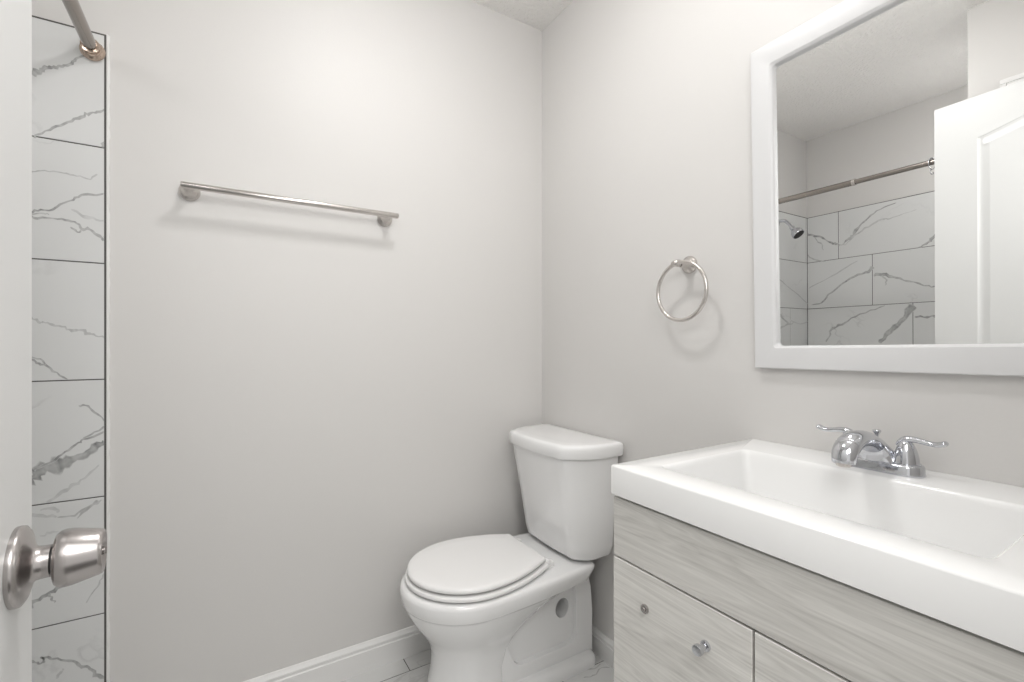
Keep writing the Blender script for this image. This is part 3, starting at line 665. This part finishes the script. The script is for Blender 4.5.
# ---------------------------------------------------------------- vanity cabinet
VY0, VY1 = 0.106, 0.6945
XC = 0.668
van = empty('vanity_cabinet', (0.91, 0.40, 0), 'grey wood grain vanity cabinet with small round knobs, beneath the white sink top', 'cabinet')
bm = bmesh.new()
for b_ in ((XC+0.019, XR-0.0005, VY1-0.016, VY1, 0.0, 0.806), (XC+0.019, XR-0.0005, VY0, VY0+0.016, 0.0, 0.806), (XC+0.075, XC+0.09, VY0+0.016, VY1-0.016, 0.0, 0.095), (XR-0.012, XR-0.0005, VY0+0.016, VY1-0.016, 0.095, 0.806)):
    box(bm, *b_)
under(link('carcass', bm, M['wood_side']), van)
bm = bmesh.new()
box(bm, XC+0.0195, XC+0.030, VY0+0.016, VY1-0.016, 0.095, 0.8100); box(bm, XC+0.0195, XR-0.0120, VY0+0.016, VY1-0.016, 0.095, 0.110)
under(link('inner_frame', bm, M['gap']), van)
def front(name, y0, y1, z0, z1, mat):
    bm = bmesh.new(); box(bm, XC, XC+0.019, y0, y1, z0, z1); return under(link(name, bm, mat, bevel=(0.0010, 2)), van)
front('apron_panel', VY0+0.001, VY1-0.001, 0.6895, 0.8055, M['wood_apron'])
d1 = front('cabinet_door', 0.4040, VY1-0.001, 0.105, 0.6855, M['wood_door'])
d2 = front('cabinet_door', VY0+0.001, 0.4000, 0.105, 0.6855, M['wood_door'])
bm = bmesh.new(); lathe(bm, (XC, 0.610, 0.619), (-1,0,0), [(0, .0080), (.002, .0086), (.0045, .0080), (.0050, .0050), (.0080, .0045), (.0085, .0030)], 24)
k1 = under(link('knob_stub', bm, M['knob'], angle=40), d1); k1['label'] = 'short round metal stub of a knob'
bm = bmesh.new(); lathe(bm, (XC, 0.4815, 0.621), (-1,0,0), [(0, .0085), (.002, .0088), (.004, .0080), (.0048, .0048), (.014, .0042), (.016, .0070), (.018, .0088), (.023, .0090), (.0255, .0080), (.0262, .0040)], 28)
under(link('knob', bm, M['chrome'], angle=40), d1)
bm = bmesh.new(); lathe(bm, (XC, 0.3250, 0.621), (-1,0,0), [(0, .0085), (.002, .0088), (.004, .0080), (.0048, .0048), (.014, .0042), (.016, .0070), (.018, .0088), (.023, .0090), (.0255, .0080), (.0262, .0040)], 28)

bm.free()

# ---------------------------------------------------------------- sink top with integrated basin
ZT = 0.870
sk = bmesh.new()
X0, X1, Y0, Y1 = 0.659, XR-0.0008, 0.104, 0.694
def rr4(ix, iy0, iy1, r, z, b=None):
    x0, x1, y0, y1 = b or (X0, X1, Y0, Y1); return rrect(x0+ix, x1-(0 if b is None else ix), y0+iy0, y1-iy1, r, z, 6)
bx_ = (0.733, 1.020, 0.163, 0.635)
def bas(d, r, z, df=0.0): return rrect(bx_[0]+d+df, bx_[1]-d, bx_[2]+d, bx_[3]-d, r, z, 6)
loft(sk, [bas(.060,.03,ZT-.156,.05), bas(.010,.03,ZT-.150,.030), bas(-.008,.02,ZT-.075), bas(-.012,.02,.8125), rr4(.003,.003,.003,.003,.8120), rr4(0,0,0,.004,.8130), rr4(0,0,0,.004,.8665), rr4(.0008,.0008,.0008,.004,.8685), rr4(.003,.003,.003,.004,ZT),
          bas(-0.003, .016, ZT), bas(0.0, .015, ZT-0.001), bas(.003, .015, ZT-0.004), bas(.006, .016, ZT-.012), bas(.016, .022, ZT-.085, .030), bas(.022, .028, ZT-.118, .045), bas(.034, .034, ZT-.134, .050), bas(.060, .03, ZT-.141, .05), bas(.12, .008, ZT-.146, .0)], True, True)
sink = link('sink_top', sk, M['cultured'], angle=35)
tag(sink, 'thick glossy white rectangular sink top with integrated basin, on the grey cabinet', 'sink')

# ---------------------------------------------------------------- faucet
FX, FY_ = 1.077, 0.401
fa = empty('faucet', (FX, FY_, ZT), 'polished chrome two-handle centerset faucet at the back of the sink', 'faucet')
def stad(L_, w, z, n=14):
    out = []
    for s in (1, -1):
        for i in range(n+1):
            a = (0 if s > 0 else PI) + PI*i/n
            out.append((w*math.cos(a), s*(L_-w)+w*math.sin(a), z))
    return out
bm = bmesh.new()
loft(bm, [stad(.0745,.0262,.0), stad(.0755,.0270,.002), stad(.0745,.0262,.0045), stad(.0740,.0258,.016), stad(.0725,.0245,.0190), stad(.0695,.0220,.0200), stad(.063,.016,.0203)])
link('base_plate', bm, M['chrome'], fa, angle=50)
bm = bmesh.new()
def ell(cx, rx, ry, z, n=36): return [(cx+rx*math.cos(2*PI*i/n), ry*math.sin(2*PI*i/n), z) for i in range(n)]
SK = smooth_path([(.0, .0248, .0460, .0165), (-.0005, .0240, .0400, .0210), (-.002, .0232, .0335, .0295), (-.006, .0232, .0290, .0400), (-.013, .0235, .0222, .0500), (-.022, .0215, .0165, .0600), (-.030, .0130, .0100, .0670), (-.033, .0030, .0025, .0685)], 4)
loft(bm, [ell(a, b, c, z) for a, b, c, z in SK])
path = smooth_path([(-.010,0,.046,.0220,.0150),(-.026,0,.0520,.0220,.0165),(-.052,0,.0605,.0215,.0180),(-.084,0,.0640,.0215,.0172),(-.108,0,.0600,.0215,.0160),(-.124,0,.0500,.0210,.0150),(-.130,0,.0380,.0200,.0145),(-.131,0,.0290,.0192,.0142)], 5)
sweep(bm, [p[:3] for p in path], [(p[3], p[4]) for p in path], 28, side=(0,1,0))
sp = link('spout', bm, M['chrome'], fa, smooth=True, angle=60)
bm = bmesh.new(); lathe(bm, (-.131,0,.0300), (0,0,-1), [(0,.0120),(.006,.0120),(.0075,.0105)], 24); link('aerator', bm, M['nickel'], sp, angle=40)
for s in (-1, 1):
    bm = bmesh.new(); lathe(bm, (0, s*.0470, 0), (0,0,1), [(.0185,.0222),(.0215,.0224),(.0220,.0200),(.0235,.0198),(.030,.0192),(.040,.0172),(.050,.0142),(.057,.0112),(.0610,.0085),(.0635,.0052),(.0642,.001)], 32)
    hb = link('handle', bm, M['chrome'], fa, angle=45)
    bm = bmesh.new()
    p = [(0, s*.0360, .0520, .0085,.0055), (0, s*.0410, .0605, .0090,.0062), (0, s*.0490, .0655, .0088,.0062), (0, s*.0620, .0658, .0076,.0054), (0, s*.0760, .0634, .0070,.0048), (0, s*.0880, .0622, .0080,.0048), (0, s*.0970, .0640, .0092,.0050), (0, s*.1030, .0668, .0086,.0046), (0, s*.1050, .0678, .0055,.0028)]
    pp = smooth_path(p, 5); sweep(bm, [q[:3] for q in pp], [(q[3], q[4]) for q in pp], 16, side=(1,0,0))
    link('lever', bm, M['chrome'], hb, smooth=True, angle=60)
bm = bmesh.new(); lathe(bm, (.019, .006, .018), (0,0,1), [(0,.0026),(.040,.0026),(.045,.0034),(.0510,.0068),(.0530,.0072),(.0545,.0064),(.0550,.001)], 20)
link('lift_rod', bm, M['chrome'], fa, angle=45)

# vanity light above the mirror
vl = empty('vanity_light', (XR, 0.40, 2.200), 'three-globe nickel bar light on the wall above the mirror', 'lamp')
bm = bmesh.new(); box(bm, -0.022, -0.0005, -0.25, 0.25, -0.03, 0.03); link('backplate', bm, M['nickel'], vl, bevel=(0.004, 2))
for yy in (-0.18, 0.0, 0.18):
    bm = bmesh.new(); lathe(bm, (-0.022, yy, 0), (-1,0,0), [(0,.024),(.06,.026),(.106,.022)], 24); link('socket', bm, M['nickel'], vl, angle=40)
    bm = bmesh.new(); bmesh.ops.create_uvsphere(bm, u_segments=24, v_segments=16, radius=0.048, matrix=Matrix.Translation((-0.150, yy, 0))); link('globe', bm, M['bulb'], vl, smooth=True)

cl = empty('ceiling_fill_lamp', (0.42, 0.88, H), 'round flush white glass ceiling lamp above the middle of the room, unseen, added as fill light', 'lamp')  # unseen ceiling lamp, added to brighten the walls and the shower
bm = bmesh.new(); lathe(bm, (0,0,0), (0,0,-1), [(0,.125),(.014,.127),(.018,.121)], 40); link('rim', bm, M['nickel'], cl, angle=40)
M['dome'] = M['bulb'].copy(); M['dome'].name = 'lit_fill_dome_shade'
M['dome'].node_tree.nodes['Principled BSDF'].inputs['Emission Strength'].default_value = DOME
bm = bmesh.new(); lathe(bm, (0,0,0), (0,0,-1), [(.016,.118),(.030,.114),(.046,.098),(.058,.068),(.064,.035),(.066,.001)], 40); link('dome_shade', bm, M['dome'], cl, smooth=True)

sl = empty('shower_fill_lamp', (-0.66, YP, 1.99), 'small round globe lamp added out of sight on the shower end wall to brighten the alcove', 'lamp')  # added globe, hidden by the door, that brightens the mirrored shower
bm = bmesh.new(); lathe(bm, (0,0,0), (0,1,0), [(0,.045),(.008,.047),(.012,.030),(.022,.028)], 32); link('mount', bm, M['nickel'], sl, angle=40)
M['sglobe'] = M['bulb'].copy(); M['sglobe'].name = 'shower_fill_globe'
M['sglobe'].node_tree.nodes['Principled BSDF'].inputs['Emission Strength'].default_value = SHOWER
bm = bmesh.new(); bmesh.ops.create_uvsphere(bm, u_segments=28, v_segments=18, radius=0.050, matrix=Matrix.Translation((0, 0.068, 0))); link('globe', bm, M['sglobe'], sl, smooth=True)
